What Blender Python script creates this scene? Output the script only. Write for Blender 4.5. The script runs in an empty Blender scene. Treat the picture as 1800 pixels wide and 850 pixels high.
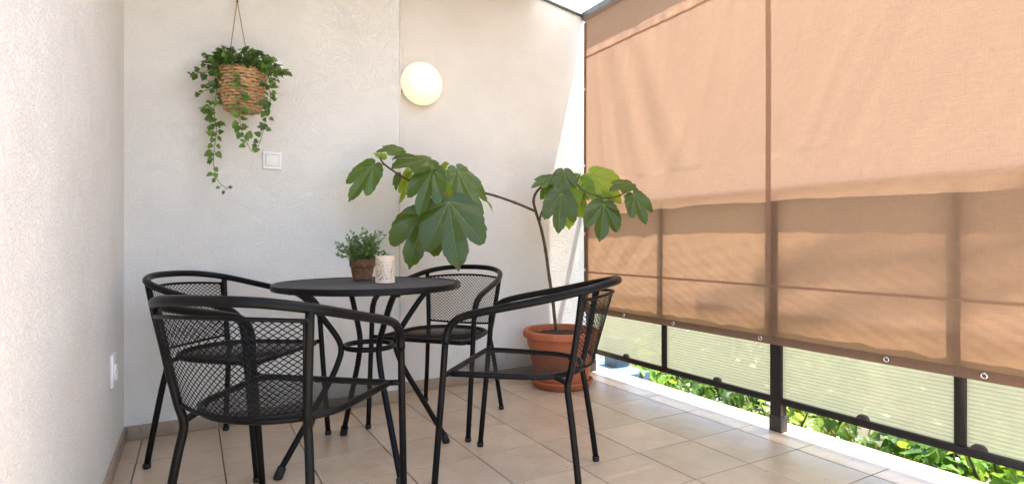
import bpy, bmesh, math, random
import numpy as np
from mathutils import Vector, Matrix
R = math.radians
scene = bpy.context.scene
C = scene.collection

# ------------------------------------------------------------------ camera, world, sun, exposure
YAW = 0.51874; FPX = 983.5; CAMH = 0.89
cam = bpy.data.cameras.new('camera'); camo = bpy.data.objects.new('camera', cam); C.objects.link(camo)
camo.location = (0, 0, CAMH); camo.rotation_euler = (R(90), 0, -YAW)
cam.sensor_width = 36; cam.lens = 36 * FPX / 1800; cam.shift_y = 0.0006
cam.clip_start = 0.02; cam.clip_end = 2000
scene.camera = camo
SUN = Vector((1.0, -0.30, 4.0)).normalized()            # towards the sun
world = bpy.data.worlds.new('World'); scene.world = world; world.use_nodes = True
wn = world.node_tree.nodes; wl = world.node_tree.links
sky = wn.new('ShaderNodeTexSky'); sky.sky_type = 'NISHITA'; sky.sun_disc = False
sky.sun_elevation = math.asin(SUN.z); sky.sun_rotation = math.atan2(SUN.x, SUN.y)
sky.air_density = 1.0; sky.dust_density = 2.0; sky.ozone_density = 1.0
bg = wn['Background']; bg.inputs['Strength'].default_value = 0.15
wl.new(sky.outputs[0], bg.inputs['Color'])
sl = bpy.data.lights.new('sun', 'SUN'); sl.energy = 4.7; sl.angle = R(0.5); sl.color = (1, 0.975, 0.94)
so = bpy.data.objects.new('sun', sl); C.objects.link(so); so.rotation_euler = SUN.to_track_quat('Z', 'Y').to_euler()
so.location = (6, -3, 12)
vs = scene.view_settings
vs.view_transform = 'Standard'; vs.look = 'None'; vs.gamma = 1; vs.exposure = 2.0
scene.cycles.max_bounces = 14; scene.cycles.diffuse_bounces = 8; scene.cycles.transmission_bounces = 10
scene.cycles.transparent_max_bounces = 16

def at(px, py, d):
    """world point at depth d (metres along the view axis) for a point of the 1800x850 survey frame"""
    l = (px - 900) / FPX * d
    s, c = math.sin(YAW), math.cos(YAW)
    return Vector((d * s + l * c, d * c - l * s, CAMH - (py - 426.15) / FPX * d))

# ------------------------------------------------------------------ helpers
def prop(o, label=None, cat=None, group=None, kind=None):
    if label: o['label'] = label
    if cat: o['category'] = cat
    if group: o['group'] = group
    if kind: o['kind'] = kind
    return o
def empty(name, loc=(0, 0, 0), rz=0.0):
    o = bpy.data.objects.new(name, None); o.empty_display_size = .05; C.objects.link(o)
    o.location = loc; o.rotation_euler = (0, 0, rz); return o
def link(name, me, parent=None):
    o = bpy.data.objects.new(name, me); C.objects.link(o)
    if parent: o.parent = parent
    return o
class MB:
    def __init__(s): s.v = []; s.f = []
    def add(s, v, f):
        b = len(s.v); s.v += [tuple(p) for p in v]; s.f += [tuple(i + b for i in q) for q in f]; return s
    def box(s, x0, x1, y0, y1, z0, z1):
        return s.add([(x0,y0,z0),(x1,y0,z0),(x1,y1,z0),(x0,y1,z0),(x0,y0,z1),(x1,y0,z1),(x1,y1,z1),(x0,y1,z1)],
              [(0,3,2,1),(4,5,6,7),(0,1,5,4),(1,2,6,5),(2,3,7,6),(3,0,4,7)])
    def tube(s, pts, r, n=10, closed=False, caps=True, flat=1.0):
        v, f = tube(pts, r, n, closed, caps, flat); return s.add(v, f)
    def lathe(s, prof, n=48, c=(0, 0, 0), closed=False):
        v = []; f = []
        for (rr, z) in prof:
            for k in range(n):
                a = 2 * math.pi * k / n; v.append((c[0] + rr * math.cos(a), c[1] + rr * math.sin(a), c[2] + z))
        m = len(prof)
        for i in range(m if closed else m - 1):
            i2 = (i + 1) % m
            for k in range(n):
                k2 = (k + 1) % n; f.append((i * n + k, i * n + k2, i2 * n + k2, i2 * n + k))
        return s.add(v, f)
    def mesh(s, name, mat, smooth=True, bevel=0, seg=2, sharp=None):
        me = bpy.data.meshes.new(name); me.from_pydata(s.v, [], s.f)
        if bevel:
            bm = bmesh.new(); bm.from_mesh(me)
            es = [e for e in bm.edges if len(e.link_faces) == 2 and e.calc_face_angle(0) > .6]
            bmesh.ops.bevel(bm, geom=es, offset=bevel, segments=seg, affect='EDGES', profile=.5, clamp_overlap=True)
            bm.to_mesh(me); bm.free()
        if smooth:
            me.polygons.foreach_set('use_smooth', [True] * len(me.polygons))
            if sharp or bevel: 
                try: me.set_sharp_from_angle(angle=R(sharp or 40))
                except Exception: pass
        me.materials.append(mat); me.update(); return me
    def build(s, name, mat, parent=None, **k):
        return link(name, s.mesh(name, mat, **k), parent)

def cr(pts, m=8, closed=False):
    """Catmull-Rom through points (any dimension)"""
    P = [np.array(p, float) for p in pts]; n = len(P); out = []
    rng = n if closed else n - 1
    for i in range(rng):
        if closed: p0, p1, p2, p3 = P[i - 1], P[i], P[(i + 1) % n], P[(i + 2) % n]
        else:
            p1, p2 = P[i], P[i + 1]; p0 = P[i - 1] if i else 2 * p1 - p2; p3 = P[i + 2] if i + 2 < n else 2 * p2 - p1
        for k in range(m):
            t = k / m
            out.append(.5 * (2 * p1 + (p2 - p0) * t + (2 * p0 - 5 * p1 + 4 * p2 - p3) * t * t + (3 * p1 - p0 - 3 * p2 + p3) * t ** 3))
    if not closed: out.append(P[-1])
    return out

def tube(pts, r, n=10, closed=False, caps=True, flat=1.0):
    P = [Vector(p) for p in pts]; m = len(P)
    rs = r if hasattr(r, '__len__') else [r] * m
    T = []
    for i in range(m):
        a = P[i - 1] if (i or closed) else P[i]; b = P[(i + 1) % m] if (i < m - 1 or closed) else P[i]
        T.append((b - a).normalized())
    u = T[0].cross(Vector((0, 0, 1)))
    if u.length < .2: u = T[0].cross(Vector((0, 1, 0)))
    u.normalize(); v = []; f = []
    for i in range(m):
        u = (u - T[i] * u.dot(T[i])).normalized(); w = T[i].cross(u)
        for k in range(n):
            a = 2 * math.pi * k / n
            v.append(tuple(P[i] + (u * math.cos(a) * flat + w * math.sin(a)) * rs[i]))
    for i in range(m if closed else m - 1):
        i2 = (i + 1) % m
        for k in range(n):
            k2 = (k + 1) % n; f.append((i * n + k, i * n + k2, i2 * n + k2, i2 * n + k))
    if caps and not closed:
        f.append(tuple(range(n - 1, -1, -1))); f.append(tuple((m - 1) * n + k for k in range(n)))
    return v, f

# ------------------------------------------------------------------ materials
def mat(name):
    m = bpy.data.materials.new(name); m.use_nodes = True
    return m, m.node_tree.nodes, m.node_tree.links, m.node_tree.nodes['Principled BSDF']
def nd(N, t, **k):
    n = N.new(t)
    for a, b in k.items():
        if a.startswith('i_'): n.inputs[a[2:].replace('_', ' ')].default_value = b
        else: setattr(n, a, b)
    return n
def ramp(N, stops):
    r = N.new('ShaderNodeValToRGB'); e = r.color_ramp.elements
    while len(e) < len(stops): e.new(.5)
    for k, (p, c) in enumerate(stops): e[k].position = p; e[k].color = (*c, 1)
    return r
def coords(N, L, scale=(1, 1, 1), out='Object'):
    tc = N.new('ShaderNodeTexCoord'); mp = N.new('ShaderNodeMapping'); mp.inputs['Scale'].default_value = scale
    L.new(tc.outputs[out], mp.inputs[0]); return mp.outputs[0]
def bump(N, L, h, b, strength, dist):
    bp = N.new('ShaderNodeBump'); bp.inputs['Strength'].default_value = strength; bp.inputs['Distance'].default_value = dist
    L.new(h, bp.inputs['Height']); L.new(bp.outputs[0], b.inputs['Normal']); return bp

def plaster():
    m, N, L, b = mat('plaster'); co = coords(N, L)
    w = nd(N, 'ShaderNodeTexNoise', i_Scale=9, i_Detail=2); L.new(co, w.inputs[0])
    a = nd(N, 'ShaderNodeVectorMath', operation='MULTIPLY_ADD'); a.inputs[1].default_value = (.06, .06, .06)
    L.new(w.outputs['Color'], a.inputs[0]); L.new(co, a.inputs[2])
    n1 = nd(N, 'ShaderNodeTexNoise', i_Scale=88, i_Detail=4, i_Roughness=.62, i_Distortion=1.1); L.new(a.outputs[0], n1.inputs[0])
    n2 = nd(N, 'ShaderNodeTexNoise', i_Scale=170, i_Detail=2, i_Distortion=.6); L.new(co, n2.inputs[0])
    r1 = ramp(N, [(.36, (0, 0, 0)), (.56, (1, 1, 1))]); L.new(n1.outputs[0], r1.inputs[0])
    mx = nd(N, 'ShaderNodeMath', operation='MULTIPLY_ADD'); mx.inputs[1].default_value = .35
    L.new(n2.outputs[0], mx.inputs[0]); L.new(r1.outputs[0], mx.inputs[2])
    tw_ = nd(N, 'ShaderNodeTexNoise', i_Scale=7, i_Detail=3, i_Distortion=.7); L.new(co, tw_.inputs[0])
    m9 = nd(N, 'ShaderNodeMath', operation='MULTIPLY_ADD'); m9.inputs[1].default_value = 1.3
    L.new(tw_.outputs[0], m9.inputs[0]); L.new(mx.outputs[0], m9.inputs[2]); mx = m9
    bump(N, L, mx.outputs[0], b, .72, .0031)
    n3 = nd(N, 'ShaderNodeTexNoise', i_Scale=2.2, i_Detail=7, i_Roughness=.7); L.new(co, n3.inputs[0])
    r = ramp(N, [(.3, (.76, .742, .70)), (.7, (.845, .832, .795))]); L.new(n3.outputs[0], r.inputs[0])
    L.new(r.outputs[0], b.inputs['Base Color']); b.inputs['Roughness'].default_value = .9
    return m
def tile(name, c0, c1, rough=.38):
    m, N, L, b = mat(name); co = coords(N, L); oi = N.new('ShaderNodeObjectInfo')
    sh = nd(N, 'ShaderNodeVectorMath', operation='ADD')
    mu = nd(N, 'ShaderNodeMath', operation='MULTIPLY'); mu.inputs[1].default_value = 37
    L.new(oi.outputs['Random'], mu.inputs[0]); L.new(mu.outputs[0], sh.inputs[1]); L.new(co, sh.inputs[0])
    n = nd(N, 'ShaderNodeTexNoise', i_Scale=7, i_Detail=6, i_Roughness=.65); L.new(sh.outputs[0], n.inputs[0])
    r = ramp(N, [(.3, c0), (.72, c1)]); L.new(n.outputs[0], r.inputs[0])
    hs = nd(N, 'ShaderNodeHueSaturation'); L.new(r.outputs[0], hs.inputs['Color'])
    mr = nd(N, 'ShaderNodeMapRange'); mr.inputs[3].default_value = .91; mr.inputs[4].default_value = 1.07
    L.new(oi.outputs['Random'], mr.inputs[0]); L.new(mr.outputs[0], hs.inputs['Value'])
    ns = nd(N, 'ShaderNodeTexNoise', i_Scale=3.1, i_Detail=8, i_Roughness=.75); L.new(sh.outputs[0], ns.inputs[0])
    rs2 = ramp(N, [(.52, (1, 1, 1)), (.72, (.80, .77, .73))]); L.new(ns.outputs[0], rs2.inputs[0])
    mm = nd(N, 'ShaderNodeMix', data_type='RGBA', blend_type='MULTIPLY'); mm.inputs[0].default_value = 1
    L.new(hs.outputs[0], mm.inputs[6]); L.new(rs2.outputs[0], mm.inputs[7]); L.new(mm.outputs[2], b.inputs['Base Color'])
    n2 = nd(N, 'ShaderNodeTexNoise', i_Scale=40, i_Detail=4); L.new(sh.outputs[0], n2.inputs[0])
    rr = nd(N, 'ShaderNodeMapRange'); rr.inputs[3].default_value = rough - .1; rr.inputs[4].default_value = rough + .14
    L.new(n2.outputs[0], rr.inputs[0]); L.new(rr.outputs[0], b.inputs['Roughness'])
    bump(N, L, n2.outputs[0], b, .15, .0008)
    return m
def simple(name, col, rough=.5, metal=0, nscale=0, var=.12, bs=0, bd=.001, spec=.5):
    m, N, L, b = mat(name); b.inputs['Roughness'].default_value = rough; b.inputs['Metallic'].default_value = metal
    b.inputs['Base Color'].default_value = (*col, 1); b.inputs['Specular IOR Level'].default_value = spec
    if nscale:
        co = coords(N, L); n = nd(N, 'ShaderNodeTexNoise', i_Scale=nscale, i_Detail=5, i_Roughness=.6); L.new(co, n.inputs[0])
        r = ramp(N, [(.3, tuple(c * (1 - var) for c in col)), (.7, tuple(min(1, c * (1 + var)) for c in col))])
        L.new(n.outputs[0], r.inputs[0]); L.new(r.outputs[0], b.inputs['Base Color'])
        if bs: bump(N, L, n.outputs[0], b, bs, bd)
    return m
def black_paint():
    m, N, L, b = mat('black_powder_coat'); co = coords(N, L)
    n = nd(N, 'ShaderNodeTexNoise', i_Scale=24, i_Detail=4); L.new(co, n.inputs[0])
    r = ramp(N, [(.3, (.003, .003, .0033)), (.75, (.0065, .0065, .007))]); L.new(n.outputs[0], r.inputs[0])
    L.new(r.outputs[0], b.inputs['Base Color'])
    rr = nd(N, 'ShaderNodeMapRange'); b.inputs['Specular IOR Level'].default_value = .16; rr.inputs[3].default_value = .26; rr.inputs[4].default_value = .46
    L.new(n.outputs[0], rr.inputs[0]); L.new(rr.outputs[0], b.inputs['Roughness'])
    n2 = nd(N, 'ShaderNodeTexNoise', i_Scale=500); L.new(co, n2.inputs[0]); bump(N, L, n2.outputs[0], b, .06, .0005)
    return m
def leafmat(name, dark, light, trans, back=None, scale=30, rough=.42, tw=.35):
    m, N, L, b = mat(name); co = coords(N, L); g = N.new('ShaderNodeNewGeometry'); oi = N.new('ShaderNodeObjectInfo')
    n = nd(N, 'ShaderNodeTexNoise', i_Scale=scale, i_Detail=4); L.new(co, n.inputs[0])
    ad = nd(N, 'ShaderNodeMath', operation='MULTIPLY_ADD'); ad.inputs[1].default_value = .5
    L.new(g.outputs['Random Per Island'], ad.inputs[0]); 
    s2 = nd(N, 'ShaderNodeMath', operation='MULTIPLY'); s2.inputs[1].default_value = .6; L.new(n.outputs[0], s2.inputs[0])
    L.new(s2.outputs[0], ad.inputs[2])
    r = ramp(N, [(.15, dark), (.8, light)]); L.new(ad.outputs[0], r.inputs[0])
    mx = nd(N, 'ShaderNodeMix', data_type='RGBA'); L.new(g.outputs['Backfacing'], mx.inputs[0]); L.new(r.outputs[0], mx.inputs[6])
    mx.inputs[7].default_value = (*(back or light), 1)
    sp = nd(N, 'ShaderNodeTexNoise', i_Scale=scale * 3.2, i_Detail=6, i_Roughness=.8); L.new(co, sp.inputs[0])
    rsp = ramp(N, [(.66, (0, 0, 0)), (.74, (.7, .7, .7))]); L.new(sp.outputs[0], rsp.inputs[0])
    mb_ = nd(N, 'ShaderNodeMix', data_type='RGBA'); L.new(rsp.outputs[0], mb_.inputs[0]); L.new(mx.outputs[2], mb_.inputs[6]); mb_.inputs[7].default_value = (.12, .10, .035, 1)
    hv = nd(N, 'ShaderNodeHueSaturation'); L.new(mb_.outputs[2], hv.inputs['Color'])
    vr = nd(N, 'ShaderNodeMapRange'); vr.inputs[3].default_value = .72; vr.inputs[4].default_value = 1.3
    L.new(oi.outputs['Random'], vr.inputs[0]); L.new(vr.outputs[0], hv.inputs['Value'])
    L.new(hv.outputs[0], b.inputs['Base Color']); b.inputs['Roughness'].default_value = rough
    bump(N, L, n.outputs[0], b, .15, .002)
    t = N.new('ShaderNodeBsdfTranslucent'); t.inputs[0].default_value = (*trans, 1)
    ms = N.new('ShaderNodeMixShader'); ms.inputs[0].default_value = tw
    L.new(b.outputs[0], ms.inputs[1]); L.new(t.outputs[0], ms.inputs[2]); L.new(ms.outputs[0], N['Material Output'].inputs[0])
    return m
def fabric(name, col, tcol, tw, rough=.9):
    m, N, L, b = mat(name); co = coords(N, L)
    wv = nd(N, 'ShaderNodeTexNoise', i_Scale=1, i_Detail=3); mp = coords(N, L, (1, 260, 26)); L.new(mp, wv.inputs[0])
    wh = nd(N, 'ShaderNodeTexNoise', i_Scale=1, i_Detail=3); mp2 = coords(N, L, (1, 22, 300)); L.new(mp2, wh.inputs[0])
    ad = nd(N, 'ShaderNodeMath', operation='ADD'); L.new(wv.outputs[0], ad.inputs[0]); L.new(wh.outputs[0], ad.inputs[1])
    n3 = nd(N, 'ShaderNodeTexNoise', i_Scale=2.5, i_Detail=4); L.new(co, n3.inputs[0])
    a2 = nd(N, 'ShaderNodeMath', operation='MULTIPLY_ADD'); a2.inputs[1].default_value = .35; L.new(n3.outputs[0], a2.inputs[0]); L.new(ad.outputs[0], a2.inputs[2])
    mr = nd(N, 'ShaderNodeMapRange'); mr.inputs[1].default_value = .8; mr.inputs[2].default_value = 1.5; mr.inputs[3].default_value = .92; mr.inputs[4].default_value = 1.06
    L.new(a2.outputs[0], mr.inputs[0])
    def tint(c):
        h = nd(N, 'ShaderNodeHueSaturation'); h.inputs['Color'].default_value = (*c, 1); L.new(mr.outputs[0], h.inputs['Value']); return h.outputs[0]
    L.new(tint(col), b.inputs['Base Color']); b.inputs['Roughness'].default_value = rough; b.inputs['Specular IOR Level'].default_value = .15
    cw = nd(N, 'ShaderNodeTexNoise', i_Scale=1, i_Detail=5, i_Roughness=.6, i_Distortion=.8); mp3 = coords(N, L, (1, 16, 6)); L.new(mp3, cw.inputs[0])
    cb_ = nd(N, 'ShaderNodeMath', operation='MULTIPLY_ADD'); cb_.inputs[1].default_value = 3.2; L.new(cw.outputs[0], cb_.inputs[0]); L.new(ad.outputs[0], cb_.inputs[2])
    bp = bump(N, L, cb_.outputs[0], b, .6, .0009)
    t = N.new('ShaderNodeBsdfTranslucent'); L.new(tint(tcol), t.inputs[0]); L.new(bp.outputs[0], t.inputs['Normal'])
    ms = N.new('ShaderNodeMixShader'); ms.inputs[0].default_value = tw
    L.new(b.outputs[0], ms.inputs[1]); L.new(t.outputs[0], ms.inputs[2]); L.new(ms.outputs[0], N['Material Output'].inputs[0])
    return m
def milky(name, col, tw, clear, rough=.3):
    m, N, L, b = mat(name); b.inputs['Base Color'].default_value = (*col, 1); b.inputs['Roughness'].default_value = rough
    co = coords(N, L); n = nd(N, 'ShaderNodeTexNoise', i_Scale=3, i_Detail=6, i_Roughness=.7); L.new(co, n.inputs[0])
    r = ramp(N, [(.3, tuple(c * .9 for c in col)), (.65, col)]); L.new(n.outputs[0], r.inputs[0]); L.new(r.outputs[0], b.inputs['Base Color'])
    t = N.new('ShaderNodeBsdfTranslucent'); L.new(r.outputs[0], t.inputs[0])
    ms = N.new('ShaderNodeMixShader'); ms.inputs[0].default_value = tw
    L.new(b.outputs[0], ms.inputs[1]); L.new(t.outputs[0], ms.inputs[2])
    tr = N.new('ShaderNodeBsdfTransparent'); tr.inputs[0].default_value = (*[c ** .5 for c in col], 1)
    m2 = N.new('ShaderNodeMixShader'); m2.inputs[0].default_value = clear
    L.new(ms.outputs[0], m2.inputs[1]); L.new(tr.outputs[0], m2.inputs[2]); L.new(m2.outputs[0], N['Material Output'].inputs[0])
    return m

M = {}
M['plaster'] = plaster()
M['tile'] = tile('floor_tile_ceramic', (.48, .36, .245), (.59, .46, .33), .30)
M['skirt'] = tile('skirting_ceramic', (.33, .25, .18), (.41, .315, .235), .5)
M['grout'] = simple('grout', (.27, .23, .185), .95, nscale=30)
M['black'] = black_paint()
M['black_mesh'] = simple('black_mesh_paint', (.05, .05, .053), .3, nscale=20, var=.3, spec=.6)  # table top sheen put into the base colour as a lighter grey
M['railing'] = simple('railing_paint', (.014, .012, .011), .38, nscale=20, var=.3)
M['collar'] = simple('post_sleeve', (.05, .04, .035), .5, nscale=30, var=.3)
M['rubber'] = simple('rubber', (.012, .012, .012), .7)
M['fabric'] = fabric('screen_fabric', (.50, .30, .19), (.352, .214, .137), .72)
M['hem'] = fabric('screen_hem', (.22, .135, .09), (.26, .15, .1), .25)
M['seam'] = fabric('screen_seam', (.40, .25, .165), (.42, .27, .19), .45)
M['steel'] = simple('eyelet_steel', (.75, .74, .7), .25, 1)
M['roof'] = milky('milky_roof_sheet', (.88, .89, .9), .36, .0)
M['roof_opaque'] = simple('roof_board', (.42, .36, .29), .8, nscale=4)
M['flash'] = simple('roof_flashing', (.07, .09, .095), .45, nscale=12, var=.5)
M['panel'] = milky('polycarbonate', (.35, .33, .215), .88, .16, .25)
M['pane'] = milky('clear_pane', (.80, .68, .50), .88, .86, .2)
M['terracotta'] = simple('terracotta', (.43, .115, .042), .62, nscale=9, var=.14, bs=.1, bd=.002)
def clay():
    m, N, L, b = mat('terracotta'); co = coords(N, L); b.inputs['Roughness'].default_value = .66
    n = nd(N, 'ShaderNodeTexNoise', i_Scale=9, i_Detail=5); L.new(co, n.inputs[0])
    r = ramp(N, [(.3, (.37, .098, .036)), (.7, (.48, .135, .052))]); L.new(n.outputs[0], r.inputs[0])
    n2 = nd(N, 'ShaderNodeTexNoise', i_Scale=6, i_Detail=8, i_Roughness=.75); mp = coords(N, L, (1, 1, .35)); L.new(mp, n2.inputs[0])
    r2 = ramp(N, [(.55, (0, 0, 0)), (.8, (.4, .4, .4))]); L.new(n2.outputs[0], r2.inputs[0])
    mx = nd(N, 'ShaderNodeMix', data_type='RGBA'); L.new(r2.outputs[0], mx.inputs[0]); L.new(r.outputs[0], mx.inputs[6]); mx.inputs[7].default_value = (.52, .3, .2, 1)
    L.new(mx.outputs[2], b.inputs['Base Color']); bump(N, L, n2.outputs[0], b, .12, .002)
    return m
M['terracotta'] = clay()
M['soil'] = simple('soil', (.05, .032, .02), .95, nscale=60, var=.5, bs=1, bd=.01)
M['bark'] = simple('fig_bark', (.10, .062, .04), .8, nscale=60, var=.4, bs=.4, bd=.002)
M['twig'] = simple('green_twig', (.16, .15, .05), .6, nscale=50, var=.3)
M['fig'] = leafmat('fig_leaf', (.026, .058, .008), (.065, .12, .018), (.24, .36, .025), (.10, .17, .05), 25, .33, .26)
M['fig_young'] = leafmat('fig_leaf_young', (.08, .17, .02), (.15, .27, .03), (.55, .72, .05), (.16, .28, .06), 25, .45, .5)
M['vein'] = simple('leaf_vein', (.19, .26, .08), .55)
M['ivy'] = leafmat('ivy_leaf', (.03, .075, .009), (.125, .225, .034), (.14, .27, .03), (.07, .13, .035), 40, .42, .25)
M['ivystem'] = simple('ivy_stem', (.10, .13, .05), .6)
M['herb'] = leafmat('herb_leaf', (.045, .10, .022), (.16, .27, .075), (.2, .32, .06), (.12, .18, .08), 40, .5, .3)
M['wicker'] = simple('wicker', (.46, .29, .14), .65, nscale=55, var=.4, bs=.4, bd=.002)
M['rope'] = simple('jute_rope', (.42, .28, .15), .9, nscale=120, var=.3, bs=.6, bd=.002)
M['hook'] = simple('wall_hook', (.12, .08, .05), .5, nscale=20)
M['white_plastic'] = simple('white_plastic', (.82, .81, .79), .3, nscale=5, var=.03)
M['grey_gap'] = simple('switch_gap', (.25, .25, .25), .5)
M['chrome'] = simple('lamp_base', (.6, .58, .54), .35, 0)
M['ceramic'] = simple('cream_ceramic', (.72, .58, .44), .6, nscale=18, var=.07, bs=.1)
M['wax'] = simple('wax', (.75, .68, .55), .5)
M['bark_pot'] = simple('bark_pot', (.155, .075, .033), .75, nscale=70, var=.6, bs=.9, bd=.004)
M['shrub'] = leafmat('shrub_leaf', (.07, .16, .02), (.18, .33, .045), (.38, .56, .05), (.14, .24, .06), 20, .4, .4)
M['shrub_y'] = leafmat('shrub_leaf_pale', (.13, .21, .03), (.28, .38, .08), (.5, .62, .1), (.2, .3, .09), 20, .4, .4)
M['shrub_d'] = leafmat('shrub_leaf_dark', (.03, .075, .012), (.085, .17, .03), (.2, .34, .04), (.08, .14, .04), 20, .35, .3)
M['stem'] = simple('shrub_stem', (.11, .075, .045), .85, nscale=40, var=.3)
M['ground'] = simple('ground_soil', (.09, .075, .045), .95, nscale=6, var=.4, bs=.6, bd=.03)
M['blue'] = simple('blue_grey_paint', (.10, .15, .20), .6, nscale=8, var=.25)
M['concrete'] = simple('slab_concrete', (.4, .38, .35), .9, nscale=10, var=.15, bs=.3)
m, N, L, b = mat('opal_lamp'); b.inputs['Base Color'].default_value = (.6, .55, .46, 1); b.inputs['Roughness'].default_value = .25
b.inputs['Emission Color'].default_value = (1, .88, .68, 1); b.inputs['Emission Strength'].default_value = .035
t = N.new('ShaderNodeBsdfTranslucent'); t.inputs[0].default_value = (.86, .8, .68, 1)
ms = N.new('ShaderNodeMixShader'); ms.inputs[0].default_value = .6
L.new(b.outputs[0], ms.inputs[1]); L.new(t.outputs[0], ms.inputs[2]); L.new(ms.outputs[0], N['Material Output'].inputs[0])
M['opal'] = m

# ------------------------------------------------------------------ setting: ground, floor, walls, roof
XL, Y1, Y2, XC, XE = -.268, 3.05, 3.205, 1.014, 2.556     # left wall, back walls, jut corner, floor edge
YB = -5.0
mb = MB(); n = 40
gv = []; gf = []
for i in range(n + 1):
    for j in range(n + 1):
        x = -60 + 160 * i / n; y = -80 + 160 * j / n
        gv.append((x, y, -.62))
for i in range(n):
    for j in range(n): a = i * (n + 1) + j; gf.append((a, a + n + 1, a + n + 2, a + 1))
prop(mb.add(gv, gf).build('ground', M['ground'], smooth=False), kind='structure')

floor = MB().box(XL, XE - .012, YB, Y2 + .02, -.2, -.008).box(-6, XL - .001, YB, 1.0, -.2, -.008).build('floor', M['grout'], smooth=False)
prop(floor, kind='structure')
S = .3073; X0 = 2.260; YT0 = 2.7168; G = .0022
full = MB().box(-S / 2 + G, S / 2 - G, -S / 2 + G, S / 2 - G, -.0078, 0).mesh('tile', M['tile'], bevel=.0012, seg=1)
rnd = random.Random(3)
for i in range(-10, 2):
    for j in range(-8, 3):
        x0, x1 = max(X0 + (i - 1) * S, XL), min(X0 + i * S, XE)
        y0, y1 = YT0 + (j - 1) * S, min(YT0 + j * S, Y2 if X0 + i * S > XC + .1 else Y1)
        if x1 - x0 < .01 or y1 - y0 < .01: continue
        if x1 - x0 > S - .001 and y1 - y0 > S - .001: me = full
        else:
            w, h = (x1 - x0) / 2 - G, (y1 - y0) / 2 - G
            me = MB().box(-w, w, -h, h, -.0078, 0).mesh('tile', M['tile'], bevel=.0012, seg=1)
        t = link('tile', me, floor); t.location = ((x0 + x1) / 2, (y0 + y1) / 2, rnd.uniform(-.0004, .0004))
ro = MB()
for i in range(-10, 2):            # the tiled floor goes on unseen behind the viewpoint, lengthened for sun bounce
    for j in range(-26, -8):
        x0, x1 = max(X0 + (i - 1) * S, XL), min(X0 + i * S, XE); y0, y1 = max(YT0 + (j - 1) * S, YB), YT0 + j * S
        if x1 - x0 > .01 and y1 - y0 > .01: ro.box(x0 + G, x1 - G, y0 + G, y1 - G, -.0078, 0)
for i in range(-26, -8):  # unseen terrace added on the left to bounce sun onto the walls
    for j in range(-26, -5):
        x0, x1 = X0 + (i - 1) * S, min(X0 + i * S, XL); y0, y1 = max(YT0 + (j - 1) * S, YB), min(YT0 + j * S, 1.0)
        if x1 - x0 > .01 and y1 - y0 > .01: ro.box(x0 + G, x1 - G, y0 + G, y1 - G, -.0078, 0)
prop(ro.build('tile', M['tile'], floor, smooth=False), kind='stuff')

def zr(x): return 2.495 + .15 * (2.386 - x)
def wallmesh(x0, x1, y0, y1, over=0):
    v = [(x0, y0, -.2), (x1, y0, -.2), (x1, y1, -.2), (x0, y1, -.2),
         (x0, y0, zr(x0) + over), (x1, y0, zr(x1) + over), (x1, y1, zr(x1) + over), (x0, y1, zr(x0) + over)]
    return MB().add(v, [(0,3,2,1),(4,5,6,7),(0,1,5,4),(1,2,6,5),(2,3,7,6),(3,0,4,7)])
wl_ = wallmesh(XL - .2, XL, 1.0, Y1 + .35).build('side_wall', M['plaster'], smooth=False)
prop(wl_, 'narrow strip of white plaster wall at far left with the outlet', 'wall')
w1 = wallmesh(XL - .001, XC, Y1, Y2 + .15).build('back_wall', M['plaster'], smooth=False, )
prop(w1, 'white rough plaster wall behind the hanging basket', 'wall')
w2 = wallmesh(XC - .002, XE, Y2, Y2 + .152).build('recessed_wall', M['plaster'], smooth=False)
prop(w2, 'white rough plaster wall set back behind the round lamp', 'wall')

MB().tube([(XC + .001, Y1 - .001, .065), (XC + .001, Y1 - .001, zr(XC) - .01)], .0042, 10).build('corner_bead', M['plaster'], w1)
def skirting(parent, a, bpt, outward, first):
    a = Vector((*a, 0)); bpt = Vector((*bpt, 0)); d = (bpt - a); Ltot = d.length; d.normalize(); o = Vector((*outward, 0))
    t = 0; step = first
    while t < Ltot - .005:
        e = min(Ltot, t + step); step = S
        p0 = a + d * (t + .0015); p1 = a + d * (e - .0015); h = .064; th = .009
        vv = [p0, p1, p1 + o * th, p0 + o * th]; up = Vector((0, 0, h))
        vs_ = [(*(q + Vector((0, 0, .001))),) for q in vv] + [tuple(q + up) for q in vv]
        MB().add(vs_, [(0,3,2,1),(4,5,6,7),(0,1,5,4),(1,2,6,5),(2,3,7,6),(3,0,4,7)]).build('skirting_tile', M['skirt'], parent, bevel=.002)
        t = e
skirting(w1, (XL + .0095, Y1), (XC, Y1), (0, -1), .054)
skirting(w2, (XC, Y2), (2.30, Y2), (0, -1), .2)
skirting(wl_, (XL, Y1), (XL, 1.0), (1, 0), .29)

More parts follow.
